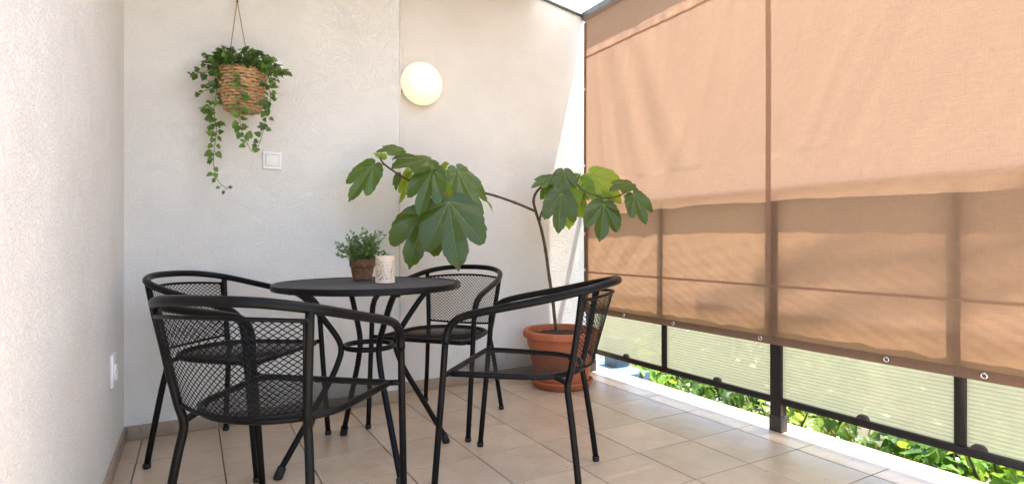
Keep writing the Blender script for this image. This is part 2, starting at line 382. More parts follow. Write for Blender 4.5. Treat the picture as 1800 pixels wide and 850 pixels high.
# roof: unseen opaque boards added to darken the walls below, milky sheets towards the railing
roof = empty('milky_roof', (1, 1, 2.6)); prop(roof, 'milky translucent roof seen above the wall corner', 'roof')
def rslab(name, x0, x1, y0, y1, z, th, m):
    o = MB().add([(x0, y0, zr(x0) + z), (x1, y0, zr(x1) + z), (x1, y1, zr(x1) + z), (x0, y1, zr(x0) + z),
              (x0, y0, zr(x0) + z + th), (x1, y0, zr(x1) + z + th), (x1, y1, zr(x1) + z + th), (x0, y1, zr(x0) + z + th)],
             [(0,3,2,1),(4,5,6,7),(0,1,5,4),(1,2,6,5),(2,3,7,6),(3,0,4,7)]).build(name, m, None, smooth=False)
    o.parent = roof; o.matrix_parent_inverse = Matrix.Translation((-1, -1, -2.6)); return o
def rsheet(x0, x1, y0, y1):
    o = MB().add([(x0, y0, zr(x0) + .012), (x1, y0, zr(x1) + .012), (x1, y1, zr(x1) + .012), (x0, y1, zr(x0) + .012)], [(0, 1, 2, 3)]).build('roof_sheet', M['roof'], None, smooth=False)
    o.parent = roof; o.matrix_parent_inverse = Matrix.Translation((-1, -1, -2.6))
for y0, y1, x0 in ((.85, 1.43, XL - .05), (1.47, 2.36, 1.0), (2.40, 3.2, 2.03)): rsheet(x0, 2.395, y0, y1)
rslab('roof_board', XL - .2, XL - .05, .85, 1.45, .004, .03, M['roof_opaque'])
rslab('roof_board', XL - .2, 1.0, 1.45, 2.38, .004, .03, M['roof_opaque'])
rslab('roof_board', XL - .2, 2.03, 2.38, Y2 + .15, .004, .03, M['roof_opaque'])
for y in (.84, 1.45, 2.38): rslab('roof_batten', XL - .05, 2.395, y - .02, y + .02, -.035, .04, M['flash'])
rslab('wall_flashing', XL, 2.41, Y2 - .018, Y2 + .15, -.006, .012, M['flash'])
g = MB().box(2.385, 2.43, .83, 3.19, 2.455, 2.515).build('roof_gutter', M['flash'], None, bevel=.004); g.parent = roof; g.matrix_parent_inverse = Matrix.Translation((-1, -1, -2.6))

# ------------------------------------------------------------------ fabric screen
rs = np.random.RandomState(11)
pk = [(y, rs.uniform(.012, .03), rs.uniform(-1, 1) * .006, rs.uniform(.08, .3)) for y in np.arange(.3, 3.1, .05) + rs.uniform(-.02, .02, 56)]
dg = [(rs.uniform(.4, 3.0), rs.uniform(.5, 2.2), rs.uniform(.3, 1.1), rs.uniform(.03, .09), rs.uniform(-1, 1) * .004, rs.uniform(.2, .5)) for _ in range(34)]
def disp(Y, Z):
    Y = np.asarray(Y, float); Z = np.asarray(Z, float); e = np.zeros(np.broadcast(Y, Z).shape)
    for y, w, a, ln in pk:                              # gathers at the upper seam
        e = e + np.where(Z > 2.2, .25, 1.0) * a * np.exp(-((Y - y - .12 * (2.17 - Z)) / w) ** 2) * np.exp(-np.abs(Z - 2.17) / ln)
    for k, (y, z, sl_, w, a, ln) in enumerate(dg):      # long slanting drags
        s_ = (Y - y) + sl_ * .55 * (Z - z) + .25 * (Z - z) ** 2
        e = e + a * np.exp(-(s_ / w) ** 2) * np.exp(-((Z - z) / ln) ** 2)
    for k in range(5):                                  # strong drags from the top corner by the wall
        s_ = (Y - (2.96 - .13 * k)) + (.16 + .05 * k) * (2.1 - Z) ** 1.5 * np.sign(1) if False else (Y - (2.98 - .12 * k)) + (.10 + .06 * k) * np.maximum(2.15 - Z, 0) ** 1.6
        e = e + (.009 if k % 2 else -.008) * np.exp(-(s_ / (.03 + .012 * k)) ** 2) * np.exp(-((Z - 1.75) / .5) ** 2) / (1 + np.exp((Z - 2.1) / .03))
    low = 1 / (1 + np.exp((Z - .95) / .06))
    e = e + low * .0010 * (np.sin(31 * Y + 17 * Z) + np.sin(23 * Z - 41 * Y + 2) + .8 * np.sin(67 * Y + 29 * np.sin(5 * Z)) + .6 * np.sin(83 * Z + 13 * Y))
    for k in range(5):                                  # drags in the lower corner by the wall
        s_ = (Y - (3.05 - .1 * k)) - (.55 + .1 * k) * (.68 - Z)
        e = e + low * (.006 if k % 2 else -.006) * np.exp(-(s_ / .03) ** 2) * np.exp(-((Z - .82) / .12) ** 2)
    return e * (.55 + .45 * (Z > 1.3)) + .004 * np.sin(2.1 * Y + .6) * np.sin((Z - .43) / 2.0 * math.pi)
FX = 2.372
def fx(y, z, off=0): return FX - disp(y, z) - off
def sheet(ys, zs, off):
    YY, ZZ = np.meshgrid(ys, zs, indexing='ij'); XX = fx(YY, ZZ, off)
    v = np.stack([XX, YY, ZZ], -1).reshape(-1, 3).tolist(); nz = len(zs); f = []
    for i in range(len(ys) - 1):
        for j in range(nz - 1): a = i * nz + j; f.append((a, a + 1, a + nz + 1, a + nz))
    return MB().add(v, f)
scr = empty('fabric_screen', (FX, 1, .42)); prop(scr, 'tan fabric privacy screen hanging the height of the balcony', 'screen')
def under(o, p):
    o.parent = p; o.matrix_parent_inverse = Matrix.Translation(-Vector(p.location)); return o
ysv = np.arange(.55, 3.131, .012)
under(sheet(ysv, np.arange(.43, 2.4451, .012), 0).build('fabric', M['fabric']), scr)
yss = np.append(np.arange(.545, 3.1301, .02), 3.13)
def strip(name, ys, zs, off, m): return under(sheet(ys, zs, off).build(name, m), scr)
strip('seam', yss, np.linspace(2.162, 2.177, 4), .0025, M['seam'])
strip('seam', yss, np.linspace(.680, .692, 4), .0025, M['seam'])
strip('hem', yss, np.linspace(.412, .450, 5), .0035, M['hem'])
strip('hem', yss, np.linspace(2.425, 2.452, 4), .0035, M['hem'])
strip('hem', np.linspace(3.106, 3.134, 4), np.arange(.451, 2.424, .02), .0045, M['hem'])
strip('seam', np.linspace(1.688, 1.716, 4), np.arange(.693, 2.161, .02), .003, M['seam'])
strip('seam', np.linspace(1.688, 1.716, 4), np.append(np.arange(2.178, 2.424, .02), 2.424), .003, M['seam'])
strip('hem', np.linspace(.545, .572, 4), np.arange(.451, 2.424, .02), .0045, M['hem'])
def yline(px, X): return X / math.tan(YAW + math.atan((px - 900) / FPX))
def eyelet(y, z, r=.0085):
    x = fx(y, z, .007)
    pts = [(x, y + r * math.cos(a), z + r * math.sin(a)) for a in np.arange(0, 2 * math.pi, math.pi / 10)]
    o = MB().tube(pts, .0033, 8, True); under(o.build('eyelet', M['steel']), scr)
for px in (1097, 1183, 1336, 1558, 1730): eyelet(yline(px, FX - .007), .432)
for z in (1.95, 1.42, .95, .70): eyelet(3.12, z, .007)

# ------------------------------------------------------------------ railing with ribbed translucent panels
rail = empty('balcony_railing', (2.41, 1, 0)); prop(rail, 'black metal balcony railing with pale ribbed panels under the screen', 'railing')
def rbox(name, *a, m='railing', bevel=.003): return under(MB().box(*a).build(name, M[m], bevel=bevel), rail)
posts = (3.085, 1.648, .21)
for y in posts:
    rbox('post', 2.388, 2.432, y, y + .058, .0, 1.12)
    rbox('post_sleeve', 2.385, 2.435, y - .003, y + .061, .0, .075, m='collar')
thin = (2.385, .93)
for y in thin: rbox('mullion', 2.392, 2.424, y, y + .036, .163, 1.12)
rbox('handrail', 2.390, 2.421, -1.4, 3.2, 1.12, 1.152)
ys = [3.085, 2.421, 2.385, 1.706, 1.648, .966, .93, .268]
edges = [(2.421, 3.085), (1.706, 2.385), (.966, 1.648), (.268, .93), (-1.4, .21)]
for a, b_ in ((1.706, 3.085), (.268, 1.648), (-1.4, .21)): rbox('bottom_rail', 2.388, 2.428, a, b_, .132, .163)
for a, b_ in edges:
    zs = []; z = .155
    while z < .552: zs += [(z, .0), (z + .005, .0003), (z + .010, .0003), (z + .0135, .0)]; z += .015
    v = []; f = []
    for (zz, e) in zs: v += [(2.404 - e, a, zz), (2.404 - e, b_, zz)]
    for k in range(len(zs) - 1): f.append((2 * k, 2 * k + 1, 2 * k + 3, 2 * k + 2))
    under(MB().add(v, f).build('panel', M['panel'], smooth=False), rail)
    under(MB().add([(2.404, a, .572), (2.404, b_, .572), (2.404, b_, 1.13), (2.404, a, 1.13)], [(0, 1, 2, 3)]).build('pane', M['pane'], smooth=False), rail)  # unseen upper infill behind the fabric, added to let sun onto it
    rbox('joint_bar', 2.396, 2.412, a, b_, .550, .572)
for px in (1100, 1260, 1516, 1720):
    y = yline(px, 2.39); v, f = [], []
    prof = [(-.024, 0), (-.021, .011), (-.012, .019), (0, .021), (.012, .019), (.021, .011), (.024, 0)]
    for xx in (2.386, 2.402): v += [(xx, y + a, .163 + c) for a, c in prof]
    k = len(prof); f = [tuple(range(k)), tuple(range(2 * k - 1, k - 1, -1))] + [(i, i + k, i + k + 1, i + 1) for i in range(k - 1)]
    under(MB().add(v, f).build('panel_clip', M['collar'], smooth=False), rail)

# ------------------------------------------------------------------ expanded-metal sheets
def strands(P0, P1, Nn, w, t):
    """flat strands between arrays of points"""
    P0 = np.array(P0); P1 = np.array(P1); Nn = np.array(Nn); D = P1 - P0; Ln = np.linalg.norm(D, axis=1, keepdims=True); D = D / Ln
    side = np.cross(Nn, D); side /= np.linalg.norm(side, axis=1, keepdims=True)
    P0 = P0 - D * w * .3; P1 = P1 + D * w * .3
    V = np.stack([P0 - side * w - Nn * 0, P0 + Nn * t, P0 + side * w, P0 - Nn * t, P1 - side * w, P1 + Nn * t, P1 + side * w, P1 - Nn * t], 1).reshape(-1, 3)
    q = np.array([(0, 1, 5, 4), (1, 2, 6, 5), (2, 3, 7, 6), (3, 0, 4, 7)]); n = len(P0)
    F = (np.arange(n)[:, None, None] * 8 + q[None]).reshape(-1, 4)
    return V.tolist(), F.tolist()
def lattice(surf, inside, u0, u1, v0, v1, pu, pv):
    nu = int(round((u1 - u0) / (pu / 2))); nv = int(round((v1 - v0) / (pv / 2)))
    du = (u1 - u0) / nu; dv = (v1 - v0) / nv; A = []; B = []; NN = []
    def clip(a, b):
        lo, hi = 0., 1.
        for _ in range(12):
            mi = (lo + hi) / 2
            if inside(a[0] + (b[0] - a[0]) * mi, a[1] + (b[1] - a[1]) * mi): lo = mi
            else: hi = mi
        return (a[0] + (b[0] - a[0]) * lo, a[1] + (b[1] - a[1]) * lo)
    for i in range(nu):
        for j in range(nv + 1):
            if (i + j) % 2: continue
            for s in (-1, 1):
                if not 0 <= j + s <= nv: continue
                a = (u0 + i * du, v0 + j * dv); b = (u0 + (i + 1) * du, v0 + (j + s) * dv)
                ia, ib = inside(*a), inside(*b)
                if not ia and not ib: continue
                if ia and not ib: b = clip(a, b)
                elif ib and not ia: a = clip(b, a)
                p, q = np.array(surf(*a)), np.array(surf(*b))
                if np.linalg.norm(p - q) < 1e-4: continue
                e = 1e-3; m_ = ((a[0] + b[0]) / 2, (a[1] + b[1]) / 2); c0 = np.array(surf(*m_))
                nn = np.cross(np.array(surf(m_[0] + e, m_[1])) - c0, np.array(surf(m_[0], m_[1] + e)) - c0)
                A.append(p); B.append(q); NN.append(nn / np.linalg.norm(nn))
    return A, B, NN

# ------------------------------------------------------------------ chairs
def copy_tree(o, parent=None):
    c = o.copy(); C.objects.link(c); c.parent = parent
    if parent: c.matrix_parent_inverse = o.matrix_parent_inverse.copy()
    for ch in o.children: copy_tree(ch, c)
    return c
RT = .0116
def seat_outline(n=72):
    pts = []
    cx, cy, r = .227, .215, .022
    for k in range(6): a = math.pi / 2 * (1 - k / 5); pts.append((cx - r + r * math.cos(a), cy - r + r * math.sin(a)))
    pts += [(.226, .14), (.222, .06), (.215, -.02)]
    for k in range(1, 24): a = math.pi * k / 24; pts.append((.213 * math.cos(a) if True else 0, -.03 - .20 * math.sin(a) ** .9))
    pts += [(-.215, -.02), (-.222, .06), (-.226, .14)]
    for k in range(6): a = math.pi / 2 + math.pi / 2 * (1 - k / 5); pts.append((-cx + r + r * math.cos(a), cy - r + r * math.sin(a)))
    return pts
SO = seat_outline()
def in_poly(x, y, P=SO):
    c = False; j = len(P) - 1
    for i in range(len(P)):
        if (P[i][1] > y) != (P[j][1] > y) and x < (P[j][0] - P[i][0]) * (y - P[i][1]) / (P[j][1] - P[i][1]) + P[i][0]: c = not c
        j = i
    return c
def zseat(x, y): return .434 - .012 * max(0, 1 - (x / .22) ** 2 - ((y) / .22) ** 2) - (.10 * max(0, y - .17) ** 1.3)
def make_chair():
    c = empty('mesh_armchair')
    hoop = [(.2705, .207, .545), (.2712, .200, .580), (.2715, .182, .612), (.2715, .145, .637), (.271, .08, .655), (.267, -.02, .676), (.257, -.12, .697),
            (.236, -.215, .719), (.2, -.282, .735), (.14, -.328, .747), (.07, -.352, .752), (0, -.359, .753)]
    hoop += [(-x, y, z) for x, y, z in hoop[-2::-1]]
    MB().tube(cr(hoop, 4), .0136, 14).build('arm_hoop', M['black'], c)
    for s in (1, -1):
        MB().tube(cr([(s * .262, .253, .016), (s * .266, .232, .25), (s * .269, .216, .43), (s * .2705, .207, .55)], 4), RT, 12).build('leg', M['black'], c)
        up = [(s * .2195, -.257, .724), (s * .206, -.240, .60), (s * .19, -.218, .47), (s * .183, -.206, .42), (s * .184, -.203, .385), (s * .194, -.215, .31), (s * .212, -.237, .15), (s * .228, -.253, .016)]
        MB().tube(cr(up, 4), [RT] * 29, 12).build('leg', M['black'], c)
        for (fx_, fy) in ((.262, .2535), (.228, -.2535)):
            MB().lathe([(0.0001, 0), (.0125, 0), (.0142, .003), (.0142, .018), (.0128, .02)], 14, (s * fx_, fy, 0)).build('foot_cap', M['rubber'], c, sharp=50)
        MB().tube([(s * .222, .205, .432), (s * .268, .214, .434)], .0095, 10).build('seat_bracket', M['black'], c)
        MB().tube(cr([(s * .165, -.150, .428), (s * .176, -.18, .42), (s * .184, -.206, .408)], 3), .0095, 10).build('seat_bracket', M['black'], c)
        MB().tube([(s * .2165, -.2535 - .0115, .700), (s * .2168, -.2535 - .0138, .700)], .0045, 10).build('bolt', M['rubber'], c)
    # seat
    fr = [(x, y, zseat(x, y) - .002) for x, y in SO]
    MB().tube(fr, .0105, 10, closed=True).build('seat_frame', M['black'], c)
    A, B, NN = lattice(lambda u, v: (u, v, zseat(u, v)), in_poly, -.228, .228, -.232, .216, .0205, .0138)
    v, f = strands(A, B, NN, .0013, .0009); MB().add(v, f).build('seat_mesh', M['black'], c, smooth=False)
    # backrest: u across (-1..1), v = height
    def back(u, v):
        z = .462 + v * (.698 + .012 * (1 - u * u) - .462) + 0; z = z - .012 * (1 - u * u) * (1 - v)
        t = (z - .42) / (.722 - .42); xw = .183 + .040 * t - .004; yb = -.206 - .062 * t
        return (u * xw, yb - .075 * (1 - u * u) * (.75 + .25 * v), z)
    A, B, NN = lattice(back, lambda u, v: -1.001 <= u <= 1.001 and -.001 <= v <= 1.001, -1, 1, 0, 1, 2 / 22, 1 / 16)
    v, f = strands(A, B, NN, .0014, .0010); MB().add(v, f).build('backrest_mesh', M['black'], c, smooth=False)
    MB().tube([back(u, 1) for u in np.linspace(-1, 1, 25)], .0055, 8).build('backrest_rim', M['black'], c)
    MB().tube([back(u, 0) for u in np.linspace(-1, 1, 25)], .0055, 8).build('backrest_rim', M['black'], c)
    for s in (-1, 1): MB().tube([back(s * .975, t) for t in np.linspace(0, 1, 7)], .004, 6).build('backrest_rim', M['black'], c)
    return c
proto = make_chair()
chairs = [((.250, 1.780), -.704, 'black mesh armchair nearest the camera, seen from behind'),
          ((.184, 2.644), -2.272, 'black mesh armchair in the left corner, behind the nearest chair'),
          ((1.095, 2.639), 2.278, 'black mesh armchair between table and back wall, facing the camera'),
          ((1.091, 1.831), .795, 'black mesh armchair in side view, in front of the terracotta pot')]
for k, (p, a, lab) in enumerate(chairs):
    o = proto if k == 0 else copy_tree(proto)
    o.location = (p[0], p[1], 0); o.rotation_euler = (0, 0, a)
    prop(o, lab, 'chair', 'mesh armchairs around the table')

# ------------------------------------------------------------------ table
tb = empty('bistro_table', (.630, 2.288, 0), R(3.5)); prop(tb, 'round black metal bistro table with fine mesh top', 'table')
TZ, TR = .728, .373
MB().lathe([(TR - .006, -.0245), (TR, -.0235), (TR + .0015, -.020), (TR + .0015, -.004), (TR, -.0008), (TR - .004, .0004), (TR - .013, -.0004), (TR - .015, -.003), (TR - .008, -.005), (TR - .006, -.02)], 96, (0, 0, TZ), True).build('rim', M['black'], tb, sharp=60)
A, B, NN = lattice(lambda u, v: (u, v, TZ - .0035), lambda x, y: x * x + y * y < (TR - .011) ** 2, -TR, TR, -TR, TR, .0165, .0112)
v, f = strands(A, B, NN, .0013, .0008); MB().add(v, f).build('mesh_top', M['black_mesh'], tb, smooth=False)
cb = MB()
for k in range(2):
    a = k * math.pi / 2; cb.tube([(-.364 * math.cos(a), -.364 * math.sin(a), TZ - .014 - .004 * k), (.364 * math.cos(a), .364 * math.sin(a), TZ - .014 - .004 * k)], .0085, 8)
cb.build('cross_brace', M['black'], tb)
ring = [(.098 * math.cos(a), .098 * math.sin(a), .468) for a in np.arange(0, 2 * math.pi, math.pi / 24)]
MB().tube(ring, .0105, 10, True).build('ring', M['black'], tb)
for k in range(4):
    a = k * math.pi / 2
    prof = [(.315, TZ - .026), (.285, TZ - .030), (.25, TZ - .056), (.20, .612), (.142, .532), (.120, .492), (.1145, .462), (.122, .425), (.155, .35), (.235, .215), (.30, .105), (.345, .03), (.352, .014)]
    MB().tube(cr([(r_ * math.cos(a), r_ * math.sin(a), z) for r_, z in prof], 4), .0118, 12).build('leg', M['black'], tb)
    rx = [(.340, .040), (.3535, .006)]
    MB().tube([(r_ * math.cos(a), r_ * math.sin(a), z) for r_, z in ((.335, .042), (.3365, .0415), (.353, .004), (.3535, .0015))], [.0135, .0165, .017, .0155], 14).build('foot_cap', M['rubber'], tb, sharp=50)
    MB().tube([(.104 * math.cos(a), .104 * math.sin(a), .468), (.118 * math.cos(a), .118 * math.sin(a), .466)], .0065, 8).build('bracket', M['black'], tb)

# ------------------------------------------------------------------ leaf helper
def leaf_frame(d, nrm):
    d = Vector(d).normalized(); n = Vector(nrm); n = (n - d * n.dot(d))
    n = n.normalized() if n.length > 1e-4 else d.orthogonal().normalized()
    return d.cross(n), d, n                    # x, y(tip), z(normal)
IVY = [(0, 0), (.22, -.10), (.50, .10), (.34, .34), (.42, .58), (.16, .66), (0, 1.0), (-.16, .66), (-.42, .58), (-.34, .34), (-.50, .10), (-.22, -.10)]
OVAL = [(0, 0), (.18, .15), (.25, .4), (.2, .7), (0, 1), (-.2, .7), (-.25, .4), (-.18, .15)]
HEART = [(0, 0), (.28, -.08), (.44, .16), (.40, .46), (.22, .76), (0, 1), (-.22, .76), (-.40, .46), (-.44, .16), (-.28, -.08)]
def add_leaf(mb, shape, p, d, nrm, size, fold=.25, droop=.15):
    x, y, z = leaf_frame(d, nrm); p = Vector(p)
    V = [p + (x * a + y * b + z * (abs(a) * fold - droop * b * b)) * size for a, b in shape]
    c = p + (y * .4 - z * (droop * .16 + .0)) * size
    n = len(shape); mb.add(V + [c], [(i, (i + 1) % n, n) for i in range(n)])
def rvec(r): return Vector((r.gauss(0, 1), r.gauss(0, 1), r.gauss(0, 1)))

# ------------------------------------------------------------------ hanging basket and ivy
BC = Vector((.2055, 2.928, 0)); BZ1 = 1.690; BZ0 = 1.508
bk = empty('hanging_basket', (BC.x, BC.y, BZ0)); prop(bk, 'round woven wicker basket hanging on ropes by the back wall', 'basket')
def brad(t): return .073 + .027 * t ** .7
nst = 26; rows = 13
for k in range(rows):
    t = (k + .5) / rows; pts = []
    for q in range(nst * 4):
        a = 2 * math.pi * q / (nst * 4)
        w = .0042 * math.cos(nst / 2 * a + (k % 2) * math.pi)
        pts.append(((brad(t) + w) * math.cos(a), (brad(t) + w) * math.sin(a), t * (BZ1 - BZ0) + .0018 * math.sin(3 * a + k * 1.7)))
    MB().tube(pts, .0074, 6, True).build('weave', M['wicker'], bk)
st = MB()
for q in range(nst // 1):
    a = 2 * math.pi * (q + .5) / nst
    st.tube([(brad(t) * math.cos(a), brad(t) * math.sin(a), t * (BZ1 - BZ0)) for t in (0.02, .3, .6, .99)], .0035, 6)
st.build('stakes', M['wicker'], bk)
MB().lathe([(.001, .004), (.072, .004), (.072, .012), (.001, .012)], 26).build('base', M['wicker'], bk)
rim = []
for k in range(2):
    pts = []
    for q in range(120):
        a = 2 * math.pi * q / 120; ph = 16 * a + k * math.pi
        pts.append(((.1 + .005 * math.cos(ph)) * math.cos(a), (.1 + .005 * math.cos(ph)) * math.sin(a), BZ1 - BZ0 + .003 + .005 * math.sin(ph)))
    MB().tube(pts, .006, 6, True).build('braided_rim', M['wicker'], bk)
hook_p = at(417, 2, 2.715); hz = hook_p.z
for (px, py) in ((400, 122), (436, 108)):
    e = at(px, py, 2.64); e = Vector((e.x, e.y, e.z)) - Vector((BC.x, BC.y, BZ0)); h = hook_p - Vector((BC.x, BC.y, BZ0))
    tv = []
    for ph in (0, math.pi):
        pts = []
        for q in range(60):
            t = q / 59; p = h.lerp(e, t); a = 40 * t * 2 + ph
            pts.append((p.x + .0014 * math.cos(a * 1.6), p.y + .0014 * math.sin(a * 1.6), p.z))
        tv.append(pts)
    r_ = MB().tube(tv[0], .0021, 5).tube(tv[1], .0021, 5)
    e2 = Vector((e.x, e.y, 0)).normalized() * .098
    r_.tube([tuple(e), (e2.x, e2.y, BZ1 - BZ0)], .0026, 6); r_.build('rope', M['rope'], bk)
hk = empty('wall_hook', (hook_p.x, Y1, hz)); prop(hk, 'small brown hook holding the basket ropes at the top edge', 'hook')
dy = hook_p.y - Y1
MB().tube(cr([(0, .0, .05), (0, dy * .6, .052), (0, dy - .006, .035), (0, dy - .010, .008), (0, dy, -.008), (0, dy + .012, .002)], 6), .0042, 8).build('hook_arm', M['hook'], hk)
MB().lathe([(.001, 0), (.018, 0), (.018, .006), (.001, .006)], 20).build('hook_plate', M['hook'], hk).rotation_euler = (R(90), 0, 0)
hk.children[1].location = (0, 0, .05)

iv = empty('ivy_plant', (BC.x, BC.y, BZ1)); prop(iv, 'green trailing ivy spilling over the hanging basket', 'plant')
ipos = Vector(iv.location); rv = random.Random(5)
mb = MB()
for k in range(430):
    a = rv.uniform(0, 2 * math.pi); rr = .135 * math.sqrt(rv.random()); h = rv.random()
    p = Vector((rr * math.cos(a) * 1.12, min(rr * math.sin(a), .085), -.012 + (.115 - .45 * max(0, rr - .03)) * h ** .8 + .01))
    d = Vector((math.cos(a), math.sin(a), rv.uniform(-.5, .5))) + rvec(rv) * .5
    add_leaf(mb, IVY if rv.random() < .6 else HEART, p, d, Vector((0, -.55, .8)) + rvec(rv) * .45, rv.uniform(.020, .036))
prop(mb.build('foliage', M['ivy'], iv, smooth=False), kind='stuff')
for q in range(14):
    a = rv.uniform(0, 2 * math.pi); ln = rv.uniform(.05, .09)
    MB().tube(cr([(0.03 * math.cos(a), .03 * math.sin(a), -.02), (.06 * math.cos(a), .05 * math.sin(a), ln * .6), (.10 * math.cos(a), .07 * math.sin(a), ln * .8)], 4), .0012, 5).build('stem', M['ivystem'], iv)
def v_(u, w): return (320 + u / 3.15, 70 + w / 3.15)
vines = [([(235, 150), (212, 200), (190, 300), (178, 400), (190, 480), (185, 560), (175, 640), (180, 720), (205, 790), (255, 828)], 2.60),
         ([(300, 170), (320, 210), (318, 400), (330, 500), (355, 560), (380, 610), (402, 628)], 2.545),
         ([(430, 160), (465, 240), (490, 310), (475, 390), (455, 480), (440, 540), (420, 595)], 2.58),
         ([(240, 170), (190, 185), (130, 180), (60, 192)], 2.56), ([(215, 230), (165, 270), (95, 290)], 2.57), ([(190, 340), (150, 365), (88, 378)], 2.585),
         ([(430, 150), (500, 160), (575, 178)], 2.60), ([(230, 150), (180, 130), (125, 128)], 2.62), ([(250, 130), (225, 95), (200, 82)], 2.62), ([(370, 110), (385, 75), (383, 55)], 2.64),
         ([(440, 140), (480, 110), (512, 92)], 2.64), ([(440, 150), (500, 190), (520, 235)], 2.58)]
for k, (pp, d) in enumerate(vines):
    pts = [at(*v_(*q), d - (.0 if i else -.02)) - ipos for i, q in enumerate(pp)]
    cp = cr(pts, 6); vn = MB().tube(cp, .0013, 5).build('vine', M['ivystem'], iv)
    mb = MB(); acc = 0; nxt = .012; side = 1
    for i in range(1, len(cp)):
        acc += np.linalg.norm(cp[i] - cp[i - 1])
        if acc > nxt and (k < 3 and i > 4 or k >= 3):
            nxt = acc + rv.uniform(.010, .021) * (1 + (.4 if k < 3 and i > len(cp) * .5 else 0))
            P = Vector(cp[i]); side = -side
            for q in range(rv.choice((1, 2, 2, 3))):
                d2 = Vector((side * rv.uniform(.2, 1), rv.uniform(-.5, .1), rv.uniform(-.9, .35)))
                st_ = P + d2.normalized() * rv.uniform(.006, .018)
                mb.tube([tuple(P), tuple(st_)], .0007, 4, caps=False)
                tp = .6 + .4 * min(1, (len(cp) - i) / (len(cp) * .35))
                add_leaf(mb, IVY if rv.random() < .5 else HEART, st_, d2 + rvec(rv) * .25, Vector((rv.uniform(-.5, .3), -1, rv.uniform(0, .9))), rv.uniform(.020, .041) * tp)
                side = -side if rv.random() < .6 else side
    o = mb.build('vine_leaves', M['ivy'], vn, smooth=False); prop(o, kind='stuff')

# ------------------------------------------------------------------ switch, outlet, junction cover, lamp
def bb(name, parent, m, x0, x1, y0, y1, z0, z1, bevel=.002): return MB().box(x0, x1, y0, y1, z0, z1).build(name, m, parent, bevel=bevel)
sw = empty('light_switch', (.3486, Y1, 1.303)); prop(sw, 'white square light switch on the back wall below the basket', 'switch')
bb('plate', sw, M['white_plastic'], -.044, .044, -.010, 0, -.044, .044, .003)
bb('gap', sw, M['grey_gap'], -.0315, .0315, -.0108, -.009, -.0295, .0295, .0005)
rk = bb('rocker', sw, M['white_plastic'], -.030, .030, -.0145, -.010, -.028, .028, .002); rk.rotation_euler = (R(3), 0, 0)
ol = empty('wall_outlet', (XL, 2.606, .407)); prop(ol, 'white wall outlet low on the left side wall', 'outlet')
bb('plate', ol, M['white_plastic'], 0, .011, -.05, .05, -.062, .062, .004)
MB().lathe([(.001, 0), (.034, 0), (.034, .004), (.030, .0055), (.026, .002), (.001, .0018)], 32).build('socket', M['white_plastic'], ol, sharp=40).rotation_euler = (0, R(90), 0)
ol.children[1].location = (.0105, 0, -.012)
for s in (-1, 1):
    o = MB().lathe([(.001, 0), (.0028, 0), (.0028, .002), (.001, .002)], 10).build('pin_hole', M['grey_gap'], ol); o.rotation_euler = (0, R(90), 0); o.location = (.0125, s * .0095, -.012)
jc = empty('junction_cover', tuple(at(482, 116, 2.83))); jc.location.y = Y1; prop(jc, 'white round cover on the wall behind the ivy', 'cover')
MB().lathe([(.001, .008), (.034, .008), (.040, .004), (.0405, 0)], 32).build('disc', M['white_plastic'], jc, sharp=50).rotation_euler = (R(90), 0, 0)
lp = empty('wall_lamp', (1.182, Y2, 1.832)); prop(lp, 'lit round opal glass wall lamp', 'lamp')
MB().lathe([(.001, 0), (.112, 0), (.116, .004), (.116, .028), (.112, .032), (.001, .032)], 64).build('base', M['chrome'], lp, sharp=40).rotation_euler = (R(90), 0, 0)
pr = [(.1165, .026), (.123, .034), (.1255, .048)] + [(.1255 * math.cos(a) ** .75, .05 + .085 * math.sin(a)) for a in np.linspace(.1, math.pi / 2 - .02, 14)] + [(.0005, .135)]
MB().lathe(pr, 64).build('glass_dome', M['opal'], lp).rotation_euler = (R(90), 0, 0)
for q in range(3):
    a = R(205 + q * 120); o = MB().lathe([(.001, 0), (.004, 0), (.004, .008), (.001, .009)], 10).build('screw', M['rubber'], lp)
    o.location = (.116 * math.cos(a), -.02, .116 * math.sin(a)); o.rotation_euler = (0, math.pi / 2 - a, 0)
bl = bpy.data.lights.new('lamp_bulb', 'POINT'); bl.energy = .2; bl.color = (1, .82, .6); bl.shadow_soft_size = .03
blo = bpy.data.objects.new('lamp_bulb', bl); C.objects.link(blo); blo.parent = lp; blo.location = (0, -.068, 0.01)

# ------------------------------------------------------------------ things on the table
def on_table(px, py):
    d = FPX * (CAMH - TZ) / (py - 426.15); return at(px, py, d)
pp = on_table(637, 491.5); pot = empty('table_pot', (pp.x, pp.y, TZ + .0005)); pot.scale = (1.12, 1.12, 1.0); prop(pot, 'small brown bark-textured flower pot on the table', 'pot')
bmv = MB(); prof = [(.001, .0), (.034, 0), (.036, .004), (.040, .03), (.043, .055), (.046, .056), (.048, .062), (.0495, .088), (.0495, .091), (.046, .091), (.044, .085), (.043, .078), (.001, .078)]
dense = []
for i in range(len(prof) - 1):
    for k in range(4): t = k / 4; dense.append((prof[i][0] + (prof[i + 1][0] - prof[i][0]) * t, prof[i][1] + (prof[i + 1][1] - prof[i][1]) * t))
dense.append(prof[-1]); bmv.lathe(dense, 72)
nv = []
for (x, y, z) in bmv.v:
    a = math.atan2(y, x); r_ = math.hypot(x, y)
    if r_ > .036 and .004 < z < .09: r_ += .0011 * (math.sin(9 * a + 60 * z) * math.sin(140 * z + 3 * a) + .6 * math.sin(23 * a + 8 * math.sin(90 * z)))
    nv.append((r_ * math.cos(a), r_ * math.sin(a), z))
bmv.v = nv; bmv.build('pot_body', M['bark_pot'], pot)
MB().lathe([(.0005, .080), (.042, .079)], 24).build('soil', M['soil'], pot)
